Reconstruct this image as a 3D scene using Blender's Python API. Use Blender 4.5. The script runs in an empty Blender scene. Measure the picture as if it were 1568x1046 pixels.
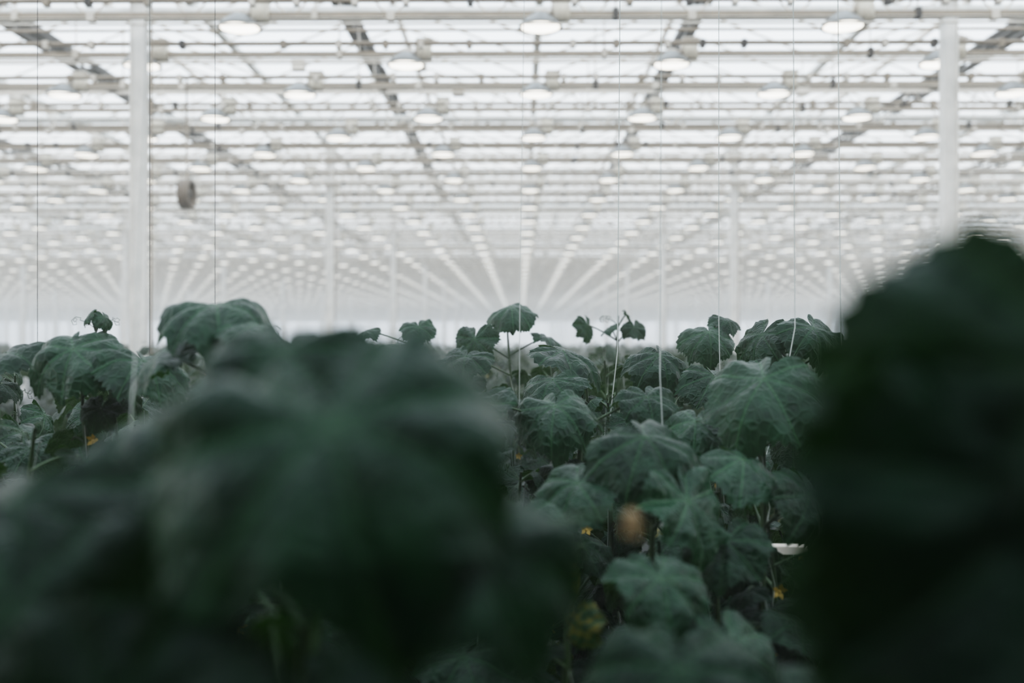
import bpy, math, random
from mathutils import Vector, Matrix, noise
random.seed(7)
scene = bpy.context.scene
COL = scene.collection
CAMZ = 2.2

# ------------------------------------------------------------------ materials
def new_mat(name):
    m = bpy.data.materials.new(name); m.use_nodes = True
    nt = m.node_tree
    for n in list(nt.nodes): nt.nodes.remove(n)
    out = nt.nodes.new('ShaderNodeOutputMaterial')
    return m, nt, out

def simple_mat(name, col, rough=0.5, metal=0.0, var=0.12, scale=6.0, emis=None, spec=0.5):
    m, nt, out = new_mat(name)
    b = nt.nodes.new('ShaderNodeBsdfPrincipled')
    tc = nt.nodes.new('ShaderNodeTexCoord')
    nz = nt.nodes.new('ShaderNodeTexNoise'); nz.inputs['Scale'].default_value = scale
    nz.inputs['Detail'].default_value = 3
    nt.links.new(tc.outputs['Object'], nz.inputs['Vector'])
    r = nt.nodes.new('ShaderNodeValToRGB')
    r.color_ramp.elements[0].position = 0.3; r.color_ramp.elements[1].position = 0.7
    r.color_ramp.elements[0].color = tuple(c*(1-var) for c in col)+(1,)
    r.color_ramp.elements[1].color = tuple(min(1, c*(1+var)) for c in col)+(1,)
    nt.links.new(nz.outputs['Fac'], r.inputs['Fac'])
    nt.links.new(r.outputs['Color'], b.inputs['Base Color'])
    b.inputs['Roughness'].default_value = rough
    b.inputs['Metallic'].default_value = metal
    b.inputs['Specular IOR Level'].default_value = spec
    if emis:
        b.inputs['Emission Color'].default_value = (1, .93, .8, 1)
        b.inputs['Emission Strength'].default_value = emis
        m.cycles.emission_sampling = 'NONE'
    nt.links.new(b.outputs[0], out.inputs[0])
    return m

M_white = simple_mat('white_painted_steel', (.72, .63, .535), .45)
M_colw = simple_mat('white_column_paint', (.86, .81, .75), .45)
M_cream = simple_mat('cream_galvanised_pipe', (.30, .23, .165), .4)
M_dark = simple_mat('weathered_dark_steel', (.04, .030, .023), .6)
M_screen = simple_mat('white_screen_fabric', (.88, .86, .82), .8)
M_lampbox = simple_mat('lamp_ballast_cream', (.74, .65, .53), .5)
M_refl = simple_mat('lamp_reflector_alu', (.20, .195, .185), .4, .3)
M_bulb = simple_mat('lamp_bulb', (.9, .9, .88), .3, emis=4.0)
M_stem = simple_mat('cucumber_stem', (.025, .05, .012), .5, scale=30)
M_string = simple_mat('white_twine', (.5, .5, .46), .7)
M_fruit = simple_mat('cucumber_skin', (.008, .03, .01), .4, scale=40, var=.4)
M_yellow = simple_mat('yellow_petal', (.40, .25, .04), .6)
M_wither = simple_mat('withered_flower', (.25, .16, .075), .7, scale=60, var=.4)
M_floor = simple_mat('ground_cloth', (.03, .03, .026), .9, scale=2)
M_fan = simple_mat('fan_housing', (.17, .125, .09), .5)
M_panel = simple_mat('light_block_panel', (.06, .07, .06), .8, scale=1)  # dark surface of the added light-blocking back wall

def leaf_mat():
    m, nt, out = new_mat('cucumber_leaf')
    N = nt.nodes.new; L = nt.links.new
    at = N('ShaderNodeAttribute'); at.attribute_name = 'leafuv'
    sep = N('ShaderNodeSeparateXYZ'); L(at.outputs['Vector'], sep.inputs[0])
    def math_(op, a, b=None, clamp=False):
        n = N('ShaderNodeMath'); n.operation = op; n.use_clamp = clamp
        for i, v in enumerate((a, b)):
            if v is None: continue
            if isinstance(v, (int, float)): n.inputs[i].default_value = v
            else: L(v, n.inputs[i])
        return n.outputs[0]
    X = math_('ABSOLUTE', sep.outputs['X']); Y = sep.outputs['Y']
    dmin = None
    for a in (0, 50, 100, 150):
        dx, dy = math.sin(math.radians(a)), math.cos(math.radians(a))
        perp = math_('ABSOLUTE', math_('SUBTRACT', math_('MULTIPLY', X, dy), math_('MULTIPLY', Y, dx)))
        along = math_('ADD', math_('MULTIPLY', X, dx), math_('MULTIPLY', Y, dy))
        neg = math_('LESS_THAN', along, 0.0)
        d = math_('ADD', perp, neg)
        dmin = d if dmin is None else math_('MINIMUM', dmin, d)
    vein = math_('SUBTRACT', 1.0, math_('DIVIDE', dmin, 0.028), True)
    cmb = N('ShaderNodeCombineXYZ'); L(sep.outputs['X'], cmb.inputs[0]); L(Y, cmb.inputs[1]); L(sep.outputs['Z'], cmb.inputs[2])
    vor = N('ShaderNodeTexVoronoi'); vor.feature = 'DISTANCE_TO_EDGE'; vor.inputs['Scale'].default_value = 8
    L(cmb.outputs[0], vor.inputs['Vector'])
    cell = math_('MULTIPLY', vor.outputs['Distance'], 5.0, True)
    nz = N('ShaderNodeTexNoise'); nz.inputs['Scale'].default_value = 3.0; nz.inputs['Detail'].default_value = 5
    L(cmb.outputs[0], nz.inputs['Vector'])
    ramp = N('ShaderNodeValToRGB')
    ramp.color_ramp.elements[0].position = .3; ramp.color_ramp.elements[0].color = (.0017, .0098, .0042, 1)
    ramp.color_ramp.elements[1].position = .75; ramp.color_ramp.elements[1].color = (.0068, .030, .0125, 1)
    L(nz.outputs['Fac'], ramp.inputs['Fac'])
    mx = N('ShaderNodeMixRGB'); mx.inputs[2].default_value = (.034, .082, .036, 1)
    vf = math_('MULTIPLY', vein, .6)
    net = math_('MULTIPLY', math_('SUBTRACT', 1.0, cell), .13)
    L(math_('ADD', vf, net, True), mx.inputs[0]); L(ramp.outputs[0], mx.inputs[1])
    age = N('ShaderNodeMixRGB'); age.inputs[2].default_value = (.085, .07, .010, 1)
    nz2 = N('ShaderNodeTexNoise'); nz2.inputs['Scale'].default_value = 5.0; nz2.inputs['Detail'].default_value = 3
    L(cmb.outputs[0], nz2.inputs['Vector'])
    patch = math_('MULTIPLY', math_('SUBTRACT', nz2.outputs['Fac'], .40), 5.0, True)
    ag = math_('MULTIPLY', math_('GREATER_THAN', sep.outputs['Z'], .955), patch, True)
    L(ag, age.inputs[0]); L(mx.outputs[0], age.inputs[1])
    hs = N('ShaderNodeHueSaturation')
    L(math_('ADD', math_('MULTIPLY', sep.outputs['Z'], 1.05), .35), hs.inputs['Value'])  # tone scales leaf brightness; low tones carry painted shade
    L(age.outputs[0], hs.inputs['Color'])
    b = N('ShaderNodeBsdfPrincipled'); L(hs.outputs[0], b.inputs['Base Color'])
    b.inputs['Roughness'].default_value = .34
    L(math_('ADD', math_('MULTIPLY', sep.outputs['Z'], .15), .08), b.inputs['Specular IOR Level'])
    bump = N('ShaderNodeBump'); bump.inputs['Strength'].default_value = .55; bump.inputs['Distance'].default_value = .005
    hgt = math_('SUBTRACT', math_('ADD', math_('MULTIPLY', cell, .6), nz.outputs['Fac']), vein)
    L(hgt, bump.inputs['Height']); L(bump.outputs[0], b.inputs['Normal'])
    tr = N('ShaderNodeBsdfTranslucent'); tr.inputs['Color'].default_value = (.035, .10, .008, 1)
    ms = N('ShaderNodeMixShader'); ms.inputs[0].default_value = .15
    L(b.outputs[0], ms.inputs[1]); L(tr.outputs[0], ms.inputs[2]); L(ms.outputs[0], out.inputs[0])
    return m
M_leaf = leaf_mat()

def glass_mat():
    m, nt, out = new_mat('greenhouse_glass')
    t = nt.nodes.new('ShaderNodeBsdfTransparent'); t.inputs[0].default_value = (.93, .96, .98, 1)
    d = nt.nodes.new('ShaderNodeBsdfTranslucent'); d.inputs[0].default_value = (.95, .96, .97, 1)
    nz = nt.nodes.new('ShaderNodeTexNoise'); nz.inputs['Scale'].default_value = .6
    mr = nt.nodes.new('ShaderNodeMapRange'); mr.inputs['To Min'].default_value = .05; mr.inputs['To Max'].default_value = .25
    nt.links.new(nz.outputs['Fac'], mr.inputs['Value'])
    ms = nt.nodes.new('ShaderNodeMixShader')
    nt.links.new(mr.outputs[0], ms.inputs[0]); nt.links.new(t.outputs[0], ms.inputs[1]); nt.links.new(d.outputs[0], ms.inputs[2])
    nt.links.new(ms.outputs[0], out.inputs[0])
    return m
M_glass = glass_mat()

# ------------------------------------------------------------------ mesh builder
class MB:
    def __init__(s, mats):
        s.v = []; s.f = []; s.mi = []; s.uv = []; s.mats = mats
    def add(s, vs, fs, mat=0, uvs=None):
        o = len(s.v); s.v.extend([tuple(p) for p in vs])
        s.f.extend([tuple(i+o for i in f) for f in fs]); s.mi.extend([mat]*len(fs))
        s.uv.extend(uvs if uvs else [(9, 9, 0)]*len(vs))
    def box(s, c, d, mat=0):
        x, y, z = c; a, b, e = d[0]/2, d[1]/2, d[2]/2
        vs = [(x+i*a, y+j*b, z+k*e) for i in (-1, 1) for j in (-1, 1) for k in (-1, 1)]
        s.add(vs, [(0,1,3,2),(4,6,7,5),(0,4,5,1),(2,3,7,6),(0,2,6,4),(1,5,7,3)], mat)
    def tube(s, pts, r, seg=6, mat=0, cap=True):
        pts = [Vector(p) for p in pts]; n = len(pts)
        rs = r if isinstance(r, (list, tuple)) else [r]*n
        vs = []; fs = []
        for i, p in enumerate(pts):
            t = (pts[min(i+1, n-1)]-pts[max(i-1, 0)]).normalized()
            up = Vector((0, 0, 1)) if abs(t.z) < .9 else Vector((1, 0, 0))
            a = t.cross(up).normalized(); b = t.cross(a)
            for k in range(seg):
                w = 2*math.pi*k/seg
                vs.append(p+(a*math.cos(w)+b*math.sin(w))*rs[i])
        for i in range(n-1):
            for k in range(seg):
                k2 = (k+1) % seg
                fs.append((i*seg+k, i*seg+k2, (i+1)*seg+k2, (i+1)*seg+k))
        if cap:
            fs.append(tuple(range(seg))); fs.append(tuple((n-1)*seg+k for k in range(seg))[::-1])
        s.add(vs, fs, mat)
    def lathe(s, prof, c, seg=20, mat=0, axis='Z'):
        vs = []; fs = []
        for (r, h) in prof:
            for k in range(seg):
                w = 2*math.pi*k/seg
                p = (r*math.cos(w), r*math.sin(w), h)
                if axis == 'X': p = (p[2], p[0], p[1])
                vs.append((p[0]+c[0], p[1]+c[1], p[2]+c[2]))
        for i in range(len(prof)-1):
            for k in range(seg):
                k2 = (k+1) % seg
                fs.append((i*seg+k, i*seg+k2, (i+1)*seg+k2, (i+1)*seg+k))
        s.add(vs, fs, mat)
    def mesh(s, name, smooth=True):
        me = bpy.data.meshes.new(name); me.from_pydata(s.v, [], s.f)
        for m in s.mats: me.materials.append(m)
        me.polygons.foreach_set('material_index', s.mi)
        me.polygons.foreach_set('use_smooth', [smooth]*len(s.f))
        if M_leaf in s.mats:
            a = me.attributes.new('leafuv', 'FLOAT_VECTOR', 'POINT')
            a.data.foreach_set('vector', [c for u in s.uv for c in u])
        me.update(); return me
    def obj(s, name, loc=(0, 0, 0), smooth=True, parent=None):
        o = bpy.data.objects.new(name, s.mesh(name, smooth)); o.location = loc
        COL.objects.link(o)
        if parent: o.parent = parent
        return o

# ------------------------------------------------------------------ building
YMAX = 150.0
Y0 = -6.0
CX = .217
def halfw(y): return .56*max(y, 0)+10
def lateral(y): return CX-halfw(y), CX+halfw(y)

b = MB([M_floor]); b.box((CX, 72, -.05), (200, 160, .1)); b.obj('floor', smooth=False)

def column(mb, x, y, h):
    mb.box((x, y, h/2), (.12, .10, h)); mb.box((x, y, .01), (.3, .3, .02))
    mb.box((x-.064, y-.02, h/2), (.010, .13, h)); mb.box((x+.064, y-.02, h/2), (.010, .13, h))
    mb.tube([(x+.105, y+.03, 0), (x+.105, y+.03, h)], .012, 8, 1)
    mb.box((x, y, h-.08), (.34, .16, .03)); mb.box((x, y, h-.3), (.24, .18, .02))
HC = 6.05
near = [(-3.8, 9.9), (4.235, 9.9), (-3.8, 19.8), (4.235, 19.8)]
for (x, y) in near:
    c = MB([M_colw, M_cream]); column(c, 0, 0, HC); c.obj('support_column', (x, y, 0), smooth=False)
c = MB([M_colw, M_cream])
for ky in range(0, 15):
    y = 9.9*ky
    for kx in range(-12, 12):
        x = -3.8+8.035*kx
        if abs(x) > halfw(y) or ky == 0 and abs(x) < 3: continue
        if ky in (1, 2) and kx in (0, 1): continue
        column(c, x, y, HC)
c.obj('support_column_array', smooth=False)

t = MB([M_white, M_cream]); sc = MB([M_screen])
y = 4.95
while y < YMAX:
    a, e = lateral(y)
    n = int((e-a)/1.0)
    for z in (5.42, 5.93): t.box(((a+e)/2, y, z), (e-a, .05, .05))
    for i in range(n):
        x = a+i*(e-a)/n; w = (e-a)/n
        r = .010
        t.tube([(x, y, 5.42), (x+w/2, y, 5.93)], r, 4, 0, False)
        t.tube([(x+w/2, y, 5.93), (x+w, y, 5.42)], r, 4, 0, False)
    sc.tube([(a, y+.35, 5.60), (e, y+.35, 5.60)], .06, 8)
    y += 4.95
t.obj('lattice_truss', smooth=False); sc.obj('rolled_energy_screen')

rail = MB([M_cream, M_white, M_dark])
rows = []
i = 0
while True:
    y = 9.43-1.28*5+1.28*i
    if y > YMAX-1: break
    rows.append((y, (i-5) % 2)); i += 1
for (y, par) in rows:
    a, e = lateral(y)
    rail.box(((a+e)/2, y, 5.30), (e-a, .045, .045), 0)
    rail.box(((a+e)/2, y, 5.272), (e-a, .06, .008), 1)
    y2 = y+.64
    rail.tube([(a, y2, 5.22), (e, y2, 5.22)], .024, 6, 0)
    rail.tube([(a, y2+.2, 5.48), (e, y2+.2, 5.48)], .014, 5, 1)
    rail.tube([(a, y2-.3, 5.66), (e, y2-.3, 5.66)], .018, 5, 0)
    rail.tube([(a, y2+.35, 5.12), (e, y2+.35, 5.12)], .010, 5, 1)
    if y < 90:
        x = -2.65+2.85*math.floor((a+2.65)/2.85)
        while x < e:
            if y < 60: rail.tube([(x+.7, y, 5.3), (x+.7, y, 6.0)], .008, 4, 1, False)
            if y < 60:
                for dx in (0.25, .72, 1.2, 1.7, 2.15):
                    rail.box((x+dx+random.uniform(-.1, .1), y2, 5.21), (.05, .07, .08), random.choice((0, 1, 1, 2)))
                rail.box((x+1.42, y, 5.28), (.07, .08, .08), 1)
                rail.box((x+.7, y, 5.3), (.05, .08, .10), random.choice((1, 2)))
                if random.random() < .35: rail.box((x+random.random()*2.8, y2-.3, 5.62), (.16, .12, .12), random.choice((0, 1)))
            x += 2.85
rail.obj('lamp_support_rail', smooth=False)

d = MB([M_dark])
for x in (-14.2, -10.15, -6.08, -2.03, 2.05, 6.12, 10.2, 14.3):
    for zz in (5.94, 6.14):
        d.box((x, 72, zz), (.11, 156, .04))
    y = -4
    while y < YMAX:
        d.tube([(x-.03, y, 5.94), (x+.03, y+.5, 6.14)], .028, 4, 0, False)
        d.tube([(x+.03, y+.5, 6.14), (x-.03, y+1.0, 5.94)], .028, 4, 0, False)
        d.box((x+.02, y+.3, 6.04), (.20, .72, .03))
        y += 1.0
d.obj('overhead_service_beam', smooth=False)

roof = MB([M_white, M_cream, M_screen]); gl = MB([M_glass])
xs = [CX+4.017*k for k in range(-22, 23)]
ZG, ZR = 6.15, 6.95
for gx in xs:
    ystart = max(Y0, (abs(gx-CX)-14)/.56)
    if ystart > YMAX: continue
    roof.box((gx, (ystart+YMAX)/2, ZG-.05), (.09, YMAX-ystart, .06), 2)
    rx = gx+2.008
    roof.box((rx, (ystart+YMAX)/2, ZR), (.06, YMAX-ystart, .06), 0)
    y = math.ceil(ystart)
    while y < YMAX:
        st = 1.0 if y < 60 else 2.0
        for (p, q) in (((gx, y, ZG), (rx, y, ZR)), ((rx, y, ZR), (gx+4.017, y, ZG))):
            roof.tube([p, q], .016, 4, 0, False)
        y += st
    for xa, xb, za, zb in ((gx, rx, ZG, ZR), (rx, gx+4.017, ZR, ZG)):
        gl.add([(xa, ystart, za+.03), (xb, ystart, zb+.03), (xb, YMAX, zb+.03), (xa, YMAX, za+.03)], [(0, 1, 2, 3)])
roof.obj('roof_frame', smooth=False); gl.obj('roof_glass', smooth=False)

w = MB([M_white, M_glass])
for k in range(-45, 46):
    w.box((CX+2.008*k, YMAX, 3.1), (.06, .06, 6.2), 0)
for z in (.4, 1.5, 3.0, 4.5, 6.0): w.box((CX, YMAX, z), (182, .05, .06), 0)
w.add([(-92, YMAX+.05, 0), (92, YMAX+.05, 0), (92, YMAX+.05, 6.9), (-92, YMAX+.05, 6.9)], [(0, 1, 2, 3)], 1)
w.obj('wall_far', smooth=False)
w = MB([M_panel, M_white])
w.box((CX, Y0-.1, 3.1), (30, .12, 6.2), 0)  # unseen opaque wall, added to cut light from behind the camera
for k in range(-7, 8): w.box((CX+2.008*k, Y0, 3.1), (.06, .08, 6.2), 1)
w.obj('wall_back_light_block', smooth=False)

# humid air inside the greenhouse
m, nt, out = new_mat('humid_air')
vs_ = nt.nodes.new('ShaderNodeVolumeScatter'); vs_.inputs['Density'].default_value = .0115
vs_.inputs['Color'].default_value = (1, .94, .86, 1); vs_.inputs['Anisotropy'].default_value = .2
nt.links.new(vs_.outputs[0], out.inputs['Volume'])
h = MB([m]); h.box((CX, 72.05, 3.1), (185, 155.5, 6.1)); h.obj('humid_air', smooth=False)

# ------------------------------------------------------------------ grow lamps
lb = MB([M_refl, M_lampbox, M_bulb, M_white])
lb.lathe([(.0, .055), (.05, .05), (.08, .03), (.15, -.015), (.20, -.07), (.212, -.095), (.205, -.097), (.18, -.07), (.11, -.04), (.03, -.02)], (0, 0, 0), 20, 0)
lb.lathe([(.0, -.105), (.10, -.103), (.18, -.092)], (0, 0, 0), 20, 2)
lb.box((0, 0, .05), (.09, .07, .05), 3)
lb.box((.20, 0, .07), (.15, .13, .20), 1); lb.box((.20, 0, .175), (.18, .15, .02), 3)
lb.box((.1, 0, .05), (.22, .04, .02), 3); lb.box((.11, -.0, .1), (.02, .09, .1), 3)
lamp_me = lb.mesh('grow_lamp')
lroot = bpy.data.objects.new('grow_lamp_array', None); COL.objects.link(lroot)
cnt = 0
for (y, par) in rows:
    if y < 3: continue
    a, e = lateral(y)
    off = 0.19 if par == 0 else 1.62
    kx = math.ceil((a-off)/2.85)
    while off+kx*2.85 < e:
        x = off+kx*2.85
        o = bpy.data.objects.new('grow_lamp', lamp_me); o.location = (x, y-.02, 5.26)
        if 8 < y < 12 and abs(x) < 6:
            COL.objects.link(o)
        else:
            o.name = 'lamp_unit'; COL.objects.link(o); o.parent = lroot
        kx += 1; cnt += 1
print('lamps', cnt)

f = MB([M_fan, M_cream, M_dark])
f.lathe([(.15, -.07), (.18, -.065), (.18, .065), (.15, .07), (.145, .05), (.145, -.05), (.15, -.07)], (0, 0, 0), 24, 0, 'X')
f.lathe([(0, -.05), (.05, -.04), (.05, .04), (0, .05)], (0, 0, 0), 12, 2, 'X')
for k in range(5):
    a = 2*math.pi*k/5
    p = Vector((0, math.cos(a), math.sin(a))); q = Vector((0, -math.sin(a), math.cos(a)))
    f.add([p*.04+q*.02+Vector((.02, 0, 0)), p*.04-q*.02-Vector((.02, 0, 0)), p*.14-q*.04-Vector((.03, 0, 0)), p*.14+q*.04+Vector((.03, 0, 0))], [(0, 1, 2, 3)], 2)
f.tube([(0, 0, .18), (0, 0, 1.42)], .012, 6, 1)
f.obj('circulation_fan', (-4.03, 11.99, 3.98))

# ------------------------------------------------------------------ cucumber plants
CTRL = [(0, 1.0), (12, .96), (28, .84), (40, .89), (50, .93), (62, .86), (77, .79), (90, .82), (101, .84), (116, .78), (130, .72), (147, .70), (160, .62), (170, .44), (180, .08)]
def outline(deg):
    a = abs(deg)
    for i in range(len(CTRL)-1):
        a0, r0 = CTRL[i]; a1, r1 = CTRL[i+1]
        if a <= a1:
            t = (a-a0)/(a1-a0); t = .5*t+.5*t*t*(3-2*t)
            return r0+(r1-r0)*t
    return CTRL[-1][1]
VEINS = [0, 50, -50, 100, -100, 150, -150]
def add_leaf(mb, pos, yaw, pitch, roll, R, droop=1.3, segs=56, rings=8, tone=None):
    """pos = petiole junction; yaw: tip heading, deg clockwise from +Y; pitch>0 tips the leaf downward."""
    sd = random.uniform(0, 100); tone = random.random()*.95 if tone is None else tone
    vs = [(0, 0, 0)]; uv = [(0, 0, tone)]; fs = []
    ph = random.uniform(0, 6.28); asym = random.uniform(.9, 1.1); cup = random.uniform(.7, 1.3)
    fold = random.uniform(-.15, .3); tipc = random.uniform(-.3, .6); wav = random.uniform(.8, 1.8)
    droop *= .62
    for j in range(1, rings+1):
        t = j/rings
        for i in range(segs):
            deg = -180+360*(i+.0)/segs
            th = math.radians(deg)
            r = outline(deg)
            r *= 1+.08*noise.noise(Vector((math.cos(th)*1.7, math.sin(th)*1.7, sd)))
            if t > .75:
                r *= 1+(.035+.04*noise.noise(Vector((i*.7, sd, 1))))*((i % 2)-.5)*2*(t-.75)/.25
            if deg < 0: r *= asym
            s = r*t
            fx, fy = s*math.sin(th), s*math.cos(th)
            dv = min(abs(deg-v) for v in VEINS)
            bulge = .11*math.sin(min(dv/25, 1)*math.pi/2)**.7*min(s*1.5, .9)*cup
            k = max(.05, droop*(1+.3*math.cos(th)+.5*noise.noise(Vector((math.cos(th), math.sin(th), sd+5)))))
            ang = k*s
            hr = math.sin(ang)/k
            zz = -(1-math.cos(ang))/k
            x = hr*math.sin(th); yy = hr*math.cos(th)
            z = zz+bulge-.05*s
            z -= fold*abs(x)*(1 if x > 0 else .7)
            if yy > .35: z -= tipc*(yy-.35)**2*1.6
            z += (.065*s*s*math.sin(4*th+ph)+.045*s**3*math.sin(9*th+ph*2)+.025*s**4*math.sin(17*th+ph*3))*wav
            z += .20*s*noise.noise(Vector((fx*1.8, fy*1.8, sd)))+.05*s*noise.noise(Vector((fx*6, fy*6, sd)))
            vs.append((x, yy, z)); uv.append((fx, fy, tone))
    for i in range(segs):
        i2 = (i+1) % segs
        fs.append((0, 1+i, 1+i2))
        for j in range(rings-1):
            a = 1+j*segs
            fs.append((a+i, a+segs+i, a+segs+i2, a+i2))
    M = Matrix.Translation(Vector(pos)) @ Matrix.Rotation(-math.radians(yaw), 4, 'Z') @ Matrix.Rotation(-math.radians(pitch), 4, 'X') @ Matrix.Rotation(math.radians(roll), 4, 'Y') @ Matrix.Scale(R, 4)
    mb.add([M @ Vector(p) for p in vs], fs, 0, uv)

def bez(p0, p1, p2, n=6):
    p0, p1, p2 = Vector(p0), Vector(p1), Vector(p2)
    return [p0*(1-t)**2+p1*2*t*(1-t)+p2*t*t for t in [i/n for i in range(n+1)]]

def petiole(mb, s, p, R):
    s = Vector(s); p = Vector(p); mid = (s+p)/2+Vector((0, 0, .03))+Vector((s.x-p.x, s.y-p.y, 0))*-.2
    mb.tube(bez(s, mid, p), [.0045, .004, .004, .0035, .0035, .003, .003], 6, 1)

def tendril(mb, p, dirv, L=.14):
    p = Vector(p); dirv = Vector(dirv).normalized(); pts = []
    for i in range(22):
        t = i/21
        q = p+dirv*L*min(t*1.4, 1)*.9+Vector((0, 0, L*.5*t-L*.7*t*t))
        if t > .55:
            a = (t-.55)*30; q += Vector((math.cos(a), 0, math.sin(a)))*.012
        pts.append(q)
    mb.tube(pts, .0013, 4, 1)

def flower(mb, p, r=.022, mat=3):
    p = Vector(p)
    for k in range(5):
        a = k*2*math.pi/5+random.random()*.3
        d1 = Vector((math.cos(a), -.3, math.sin(a))); q = Vector((-math.sin(a), 0, math.cos(a)))
        mb.add([p, p+d1*r*.6+q*r*.35, p+d1*r*1.1+Vector((0, -r*.3, 0)), p+d1*r*.6-q*r*.35], [(0, 1, 2, 3)], mat)
    mb.lathe([(0, -r*.5), (r*.25, -r*.3), (r*.28, 0), (0, r*.2)], p, 8, mat)

def fruit(mb, p, L=.28, r=.022):
    x, y, z = p
    prof = [(.003, 0), (.006, -.02), (r*.7, -.05), (r, -.10), (r*1.03, -.17), (r, -.22), (r*.7, -L+.015), (.003, -L)]
    mb.lathe(prof, (x, y, z), 12, 4)
    flower(mb, (x, y, z-L), .012)

PM = [M_leaf, M_stem, M_string, M_yellow, M_fruit, M_wither]
def stem_at(z, sx, sy, ph):
    return (sx+.015*math.sin(z*5+ph), sy+.015*math.cos(z*4+ph), z)
def generic_plant(mb, top, zlow=.9, step=.085, Rr=(.12, .175), sx=0, sy=0, segs=48, rings=7, spread=1.0, string=True, tmax=.9):
    ph = random.uniform(0, 6); n = 16
    mb.tube([stem_at(top*i/n, sx, sy, ph) for i in range(n+1)], [.008]*(n-2)+[.006, .005, .003], 6, 1)
    if string: mb.tube([stem_at(top*i/n*.985, sx+.012*math.sin(i*2.2), sy-.012, ph) for i in range(n+1)], .0012, 4, 2)
    z = zlow; a = random.uniform(0, 360)
    while z < top-.03:
        f = (top-z)/.35; sz = min(1, .38+.62*f)
        R = random.uniform(*Rr)*sz
        a += 137.5+random.uniform(-25, 25)
        L = (.07+.12*random.random())*min(1, .4+f)*spread
        s = stem_at(z, sx, sy, ph)
        p = (s[0]+math.sin(math.radians(a))*L, s[1]+math.cos(math.radians(a))*L, z+L*random.uniform(.3, .8))
        petiole(mb, s, p, R)
        old = z < top-.55 and random.random() < .14
        add_leaf(mb, p, a+random.uniform(-25, 25), random.uniform(8, 62), random.uniform(-22, 22), R, random.uniform(.5, 1.8), segs, rings, tone=(.97 if old else random.uniform(0, tmax)*min(1, .35+.65*max(0, 1-(top-z-.3)/.5))))  # tone falls down the stem: canopy shade put into leaf colour
        if random.random() < .35:
            tendril(mb, s, (math.sin(math.radians(a+90)), math.cos(math.radians(a+90)), .4))
        if random.random() < .15: flower(mb, (s[0]+.03, s[1]-.03, z+.02), .016)
        if z < top-.45 and random.random() < .22: fruit(mb, (s[0]+.03*math.sin(a), s[1]+.03*math.cos(a), z))
        z += step*random.uniform(.7, 1.3)
    for _ in range(2):
        aa = random.uniform(0, 6.28)
        tendril(mb, stem_at(top-.03, sx, sy, ph), (math.cos(aa), math.sin(aa), .6), .09)

variants = []
for i in range(10):
    mb = MB(PM); generic_plant(mb, 2.12, zlow=.95)
    variants.append(mb.mesh('cucumber_plant_shape'))
crop = bpy.data.objects.new('cucumber_crop', None); COL.objects.link(crop)
def place(x, y, h):
    o = bpy.data.objects.new('crop_plant', random.choice(variants))
    o.location = (x, y, 0); s = h/2.15
    k = random.uniform(.92, 1.1)
    o.scale = (k, k, s); o.rotation_euler = (0, 0, random.uniform(0, 6.28))
    COL.objects.link(o); o.parent = crop
y = 3.1; np_ = 0
while y < 60:
    g = 1+y/30
    x = -.56*y-1.5
    while x < .56*y+1.5:
        h = random.uniform(1.98, 2.15)
        if y > 3.6 and random.random() < .16: h += random.uniform(.03, .13)
        place(x+random.uniform(-.15, .15), y+random.uniform(-.15, .15), h); np_ += 1
        x += .64*g
    y += .52*g
for (x, y, h) in ((-1.62, 3.15, 2.12), (-1.95, 3.4, 2.14), (-1.5, 3.6, 2.15), (-2.1, 3.9, 2.16), (-1.75, 2.9, 2.08), (-1.5, 2.75, 2.1), (-1.9, 4.4, 2.16)):
    place(x, y, h)
for (x0, x1, y, h0, h1) in ((-1.9, -.5, 2.6, 2.02, 2.1), (-.4, 2.2, 2.65, 1.84, 1.94), (-1.5, -.6, 2.1, 1.98, 2.06), (-.45, 1.6, 2.15, 1.70, 1.80),
                            (-1.3, -.5, 1.6, 1.92, 2.0), (-.4, 1.4, 1.65, 1.50, 1.62), (-.9, 1.1, 1.2, 1.35, 1.5), (0.1, 1.3, 2.42, 1.78, 1.86)):
    x = x0
    while x < x1:
        place(x+random.uniform(-.08, .08), y+random.uniform(-.1, .1), random.uniform(h0, h1)); x += .42
for y in (1.1, .6, 0, -.6, -1.2, -1.9, -2.6):  # unseen plants beside and behind the camera, added to block light
    for x in (-2.6, -2.0, -1.5, -1.05, 1.0, 1.5, 2.1, 2.7):
        place(x+random.uniform(-.1, .1), y+random.uniform(-.1, .1), random.uniform(2.15, 2.3))
for y in (-.75, -1.25, -1.9, -2.6):  # more unseen plants close behind the camera, added for occlusion
    for x in (-.6, -.2, .2, .6):
        place(x, y+random.uniform(-.1, .1), random.uniform(2.2, 2.35))
print('plants', np_)

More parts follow.
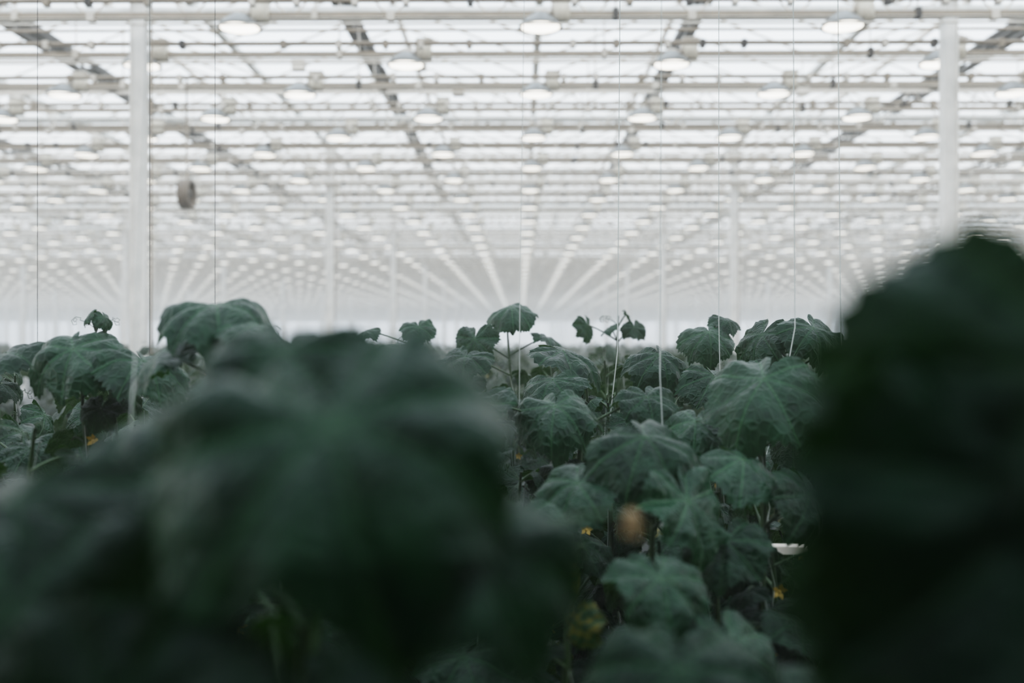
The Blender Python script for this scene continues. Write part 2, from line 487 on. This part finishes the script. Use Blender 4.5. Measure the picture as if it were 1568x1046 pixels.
def hero(sx, sy, top, leaves, fill_top=None, fill_low=1.2, tends=True, spread=1.0, Rr=(.12, .165), old=(), tone=None):
    """leaves: (x,y,z,yaw,pitch,roll,R,droop)"""
    mb = MB(PM)
    far = sy > 1.3
    ph = random.uniform(0, 6); n = 20
    if fill_top:
        generic_plant(mb, fill_top, zlow=fill_low, step=.085, sx=0, sy=0, segs=60, rings=8, spread=spread, Rr=Rr, string=far, tmax=.9 if far else .1)  # near plants get dark fill leaves, shade put into colour
    mb.tube([stem_at(top*i/n, 0, 0, ph) for i in range(n+1)], [.008]*(n-2)+[.006, .005, .003], 8, 1)
    for i, (x, y, z, yaw, pitch, roll, R, dr) in enumerate(leaves):
        zs = min(top-.01, z-.05-R*.3)
        s = stem_at(zs, 0, 0, ph); p = (x-sx, y-sy, z)
        petiole(mb, s, p, R)
        tn = .97 if i in old else (tone if tone is not None else (random.uniform(.35, .95) if far else random.uniform(.15, .4)))  # foreground leaves toned down: their shade is put into the colour
        add_leaf(mb, p, yaw, pitch, roll, R, dr, 84, 13, tone=tn)
    if tends:
        for _ in range(3):
            a = random.uniform(0, 6.28); tendril(mb, stem_at(top-.05, 0, 0, ph), (math.cos(a), math.sin(a), .5), .1)
    return mb.obj('cucumber_plant', (sx, sy, 0))

# mid-distance plants in focus
hero(-.05, 4.56, 2.30, [(-.041, 4.5, 2.36, 178, 18, 4, .17, 2.2), (-.20, 4.35, 2.21, 200, 60, 0, .13, .9), (.117, 4.55, 2.22, 110, 20, 0, .12, 1.2), (-.217, 4.0, 2.14, 190, 25, 0, .15, 1.1)], 2.1, 1.4)
hero(-.50, 4.66, 2.22, [(-.474, 4.6, 2.265, 170, 35, 0, .115, 1.6), (-.715, 4.6, 2.25, 250, 20, 0, .10, 1.2), (-.465, 3.9, 2.165, 160, 25, 0, .15, 1.1)], 2.1, 1.4)
hero(.50, 5.0, 2.33, [(.324, 4.85, 2.28, 130, 70, 0, .09, 1.0), (.528, 4.95, 2.335, 90, 60, 0, .05, .8), (.56, 4.9, 2.27, 170, 55, 0, .08, 1.), (.44, 4.9, 2.27, 250, 30, 0, .07, 1.)], 2.12, 1.4)
hero(.22, 3.4, 2.12, [(.14, 3.3, 2.17, 110, 14, 6, .18, 1.2), (.10, 3.1, 2.08, 210, 25, 0, .15, 1.4)], 2.02, 1.3)
hero(.52, 3.42, 2.1, [(.461, 3.3, 2.155, 165, 28, 0, .165, 1.8), (.62, 3.2, 2.09, 150, 35, 0, .14, 1.2)], 2.0, 1.3)
hero(.74, 3.85, 2.2, [(.718, 3.8, 2.235, 180, 32, 0, .16, 2.0), (.80, 3.9, 2.29, 150, 20, 0, .09, 1.3)], 2.1, 1.3)
hero(.84, 3.12, 2.2, [(.75, 3.1, 2.22, 235, 45, 0, .14, 1.2), (.88, 3.0, 2.24, 165, 35, 0, .14, 1.6), (1.0, 3.05, 2.2, 120, 30, 0, .14, 1.2), (.72, 2.9, 2.10, 200, 45, 0, .14, 1.2)], 2.05, 1.2)
hero(.60, 2.5, 2.06, [(.58, 2.38, 2.11, 222, 32, -12, .18, .8), (.44, 2.5, 2.0, 195, 30, 0, .12, 1.2), (.74, 2.4, 2.02, 150, 45, 0, .13, 1.)], 1.93, 1.1)
hero(.16, 2.7, 2.0, [(.09, 2.6, 2.03, 190, 25, 0, .155, 1.8), (.34, 2.68, 2.05, 170, 25, 0, .12, 1.3), (-.12, 2.6, 2.05, 220, 25, 0, .15, 1.2)], 1.92, 1.1)
hero(.30, 2.2, 1.96, [(.262, 2.1, 2.0, 150, 20, 10, .17, 1.6), (.335, 2.0, 1.88, 140, 50, 0, .14, 1.), (.12, 2.1, 1.90, 215, 30, 0, .13, 1.2)], 1.76, 1.0)
hero(.54, 2.25, 1.9, [(.49, 2.2, 1.94, 130, 24, 0, .14, 1.3), (.62, 2.15, 1.87, 130, 55, 0, .13, 1.1), (.42, 2.05, 1.79, 200, 40, 0, .12, 1.)], 1.70, 1.0)
hero(.24, 1.75, 1.8, [(.235, 1.68, 1.80, 165, 30, -10, .12, 1.2), (.35, 1.65, 1.70, 150, 45, 0, .12, 1.)], 1.56, .9)
hero(.10, 1.95, 1.82, [(.06, 1.80, 1.76, 170, 75, 0, .075, 1.6), (.10, 1.82, 1.69, 230, 80, 0, .07, 1.6), (0.0, 1.9, 1.86, 200, 40, 0, .11, 1.)], 1.6, .9, old=(0, 1))
# left side
hero(-.64, 2.2, 2.24, [(-.643, 2.1, 2.275, 160, 8, 3, .185, 1.9), (-.54, 2.05, 2.235, 100, 16, 0, .13, 1.6), (-.78, 2.15, 2.18, 240, 35, 0, .15, 1.2)], 2.03, 1.2)
hero(-1.13, 2.6, 2.14, [(-1.127, 2.5, 2.18, 185, 35, 0, .17, 1.6), (-.95, 2.5, 2.15, 130, 25, 0, .15, 1.2), (-1.35, 2.6, 2.17, 230, 25, 0, .16, 1.2)], 2.02, 1.2)
hero(-1.72, 4.05, 2.3, [(-1.74, 4.0, 2.31, 250, 50, 0, .06, 1.), (-1.68, 4.0, 2.30, 120, 50, 0, .06, 1.), (-1.7, 3.95, 2.22, 180, 30, 0, .12, 1.2)], 2.15, 1.4)
hero(-.36, 1.45, 2.08, [(-.36, 1.38, 2.14, 180, 30, 0, .16, 1.2), (-.24, 1.3, 2.08, 140, 40, 0, .14, 1.2)], 1.9, 1.1)
# blurred foreground, left of centre
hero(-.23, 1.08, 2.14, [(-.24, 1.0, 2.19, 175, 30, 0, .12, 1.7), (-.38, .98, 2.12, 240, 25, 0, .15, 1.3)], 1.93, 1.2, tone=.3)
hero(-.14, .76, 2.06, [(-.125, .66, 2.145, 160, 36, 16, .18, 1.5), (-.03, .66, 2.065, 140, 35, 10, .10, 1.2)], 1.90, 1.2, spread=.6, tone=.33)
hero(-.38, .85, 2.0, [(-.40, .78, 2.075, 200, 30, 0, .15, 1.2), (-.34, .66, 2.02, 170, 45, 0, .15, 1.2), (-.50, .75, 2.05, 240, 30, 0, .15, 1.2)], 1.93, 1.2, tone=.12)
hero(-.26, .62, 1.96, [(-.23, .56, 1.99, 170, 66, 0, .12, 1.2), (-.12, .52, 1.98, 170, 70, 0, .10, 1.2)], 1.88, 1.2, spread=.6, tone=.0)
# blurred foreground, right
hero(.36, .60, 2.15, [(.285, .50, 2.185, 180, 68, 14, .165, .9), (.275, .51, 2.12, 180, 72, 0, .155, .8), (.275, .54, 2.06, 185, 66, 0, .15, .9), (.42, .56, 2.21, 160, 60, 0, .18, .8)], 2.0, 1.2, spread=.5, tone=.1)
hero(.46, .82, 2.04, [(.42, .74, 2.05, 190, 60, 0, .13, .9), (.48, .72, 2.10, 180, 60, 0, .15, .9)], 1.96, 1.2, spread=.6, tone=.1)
hero(.12, 1.08, 1.83, [(.16, 1.0, 1.87, 190, 28, 0, .13, 1.4), (.27, .98, 1.84, 150, 30, 0, .11, 1.2)], 1.64, 1.0, tone=.3)
# withered flower hanging from a tendril of the front plant
wf = MB(PM)
wf.tube(bez((-.14, .76, 2.0), (-.02, .86, 2.05), (.095, .9, 2.045)), .002, 5, 1)
wf.lathe([(0, .011), (.005, .008), (.007, .003), (.008, -.005), (.005, -.010), (0, -.012)], (.10, .9, 2.038), 10, 5)
flower(wf, (.10, .9, 2.034), .012, 5)
wf.obj('withered_flower')

r = MB([M_white])
r.box((1.85, 2.62, 1.655), (2.5, .04, .02))
for x in (.95, 2.0, 3.05): r.tube([(x, 2.65, 0), (x, 2.65, 1.655)], .006, 8)
r.obj('crop_support_rail', smooth=False)

tw = MB([M_dark])
for (x, y) in ((-1.9, 3.9), (-1.42, 3.8), (-1.2, 3.9)):
    tw.tube([(x, y, 2.1), (x, y, 5.3)], .0014, 5)
tw.obj('hanging_wire')
tw = MB([M_string])
for (x0, x1, y, za, zb, rr) in ((-.003, -.005, 4.28, 2.35, 1.95, .0016), (.292, .266, 3.0, 2.17, 1.94, .0015), (.706, .71, 3.55, 2.26, 2.08, .0015),
                            (.77, .73, 2.8, 2.24, 2.02, .0014), (.34, .348, 2.43, 2.12, 1.95, .0012),
                            (-.62, -.64, 1.6, 2.2, 1.9, .001), (.93, .95, 2.9, 2.22, 1.9, .0014)):
    tw.tube([(x0+.04, y+.2, 5.15), (x0, y, za), (x1, y, zb), (x1-.01, y+.12, zb-.15)], rr, 6)
tw.obj('crop_twine')

# ------------------------------------------------------------------ light, camera
wd = bpy.data.worlds.new('overcast_sky'); scene.world = wd; wd.use_nodes = True
nt = wd.node_tree; bg = nt.nodes['Background']
tc = nt.nodes.new('ShaderNodeTexCoord'); sp = nt.nodes.new('ShaderNodeSeparateXYZ')
nt.links.new(tc.outputs['Generated'], sp.inputs[0])
cr = nt.nodes.new('ShaderNodeValToRGB')
cr.color_ramp.elements[0].position = 0.0; cr.color_ramp.elements[0].color = (1, .965, .92, 1)
cr.color_ramp.elements[1].position = .4; cr.color_ramp.elements[1].color = (.78, .88, .97, 1)
nt.links.new(sp.outputs['Z'], cr.inputs['Fac']); nt.links.new(cr.outputs[0], bg.inputs['Color'])
bg.inputs['Strength'].default_value = 2.5

cam = bpy.data.cameras.new('camera'); co = bpy.data.objects.new('camera', cam); COL.objects.link(co)
cam.lens = 35; cam.sensor_width = 36
co.location = (0, 0, CAMZ); co.rotation_euler = (math.radians(90), 0, math.radians(.49))
cam.clip_start = .02; cam.clip_end = 400
cam.dof.use_dof = True; cam.dof.focus_distance = 3.3; cam.dof.aperture_fstop = 1.5
scene.camera = co
scene.view_settings.view_transform = 'Filmic'
scene.view_settings.look = 'High Contrast'
scene.view_settings.exposure = .45
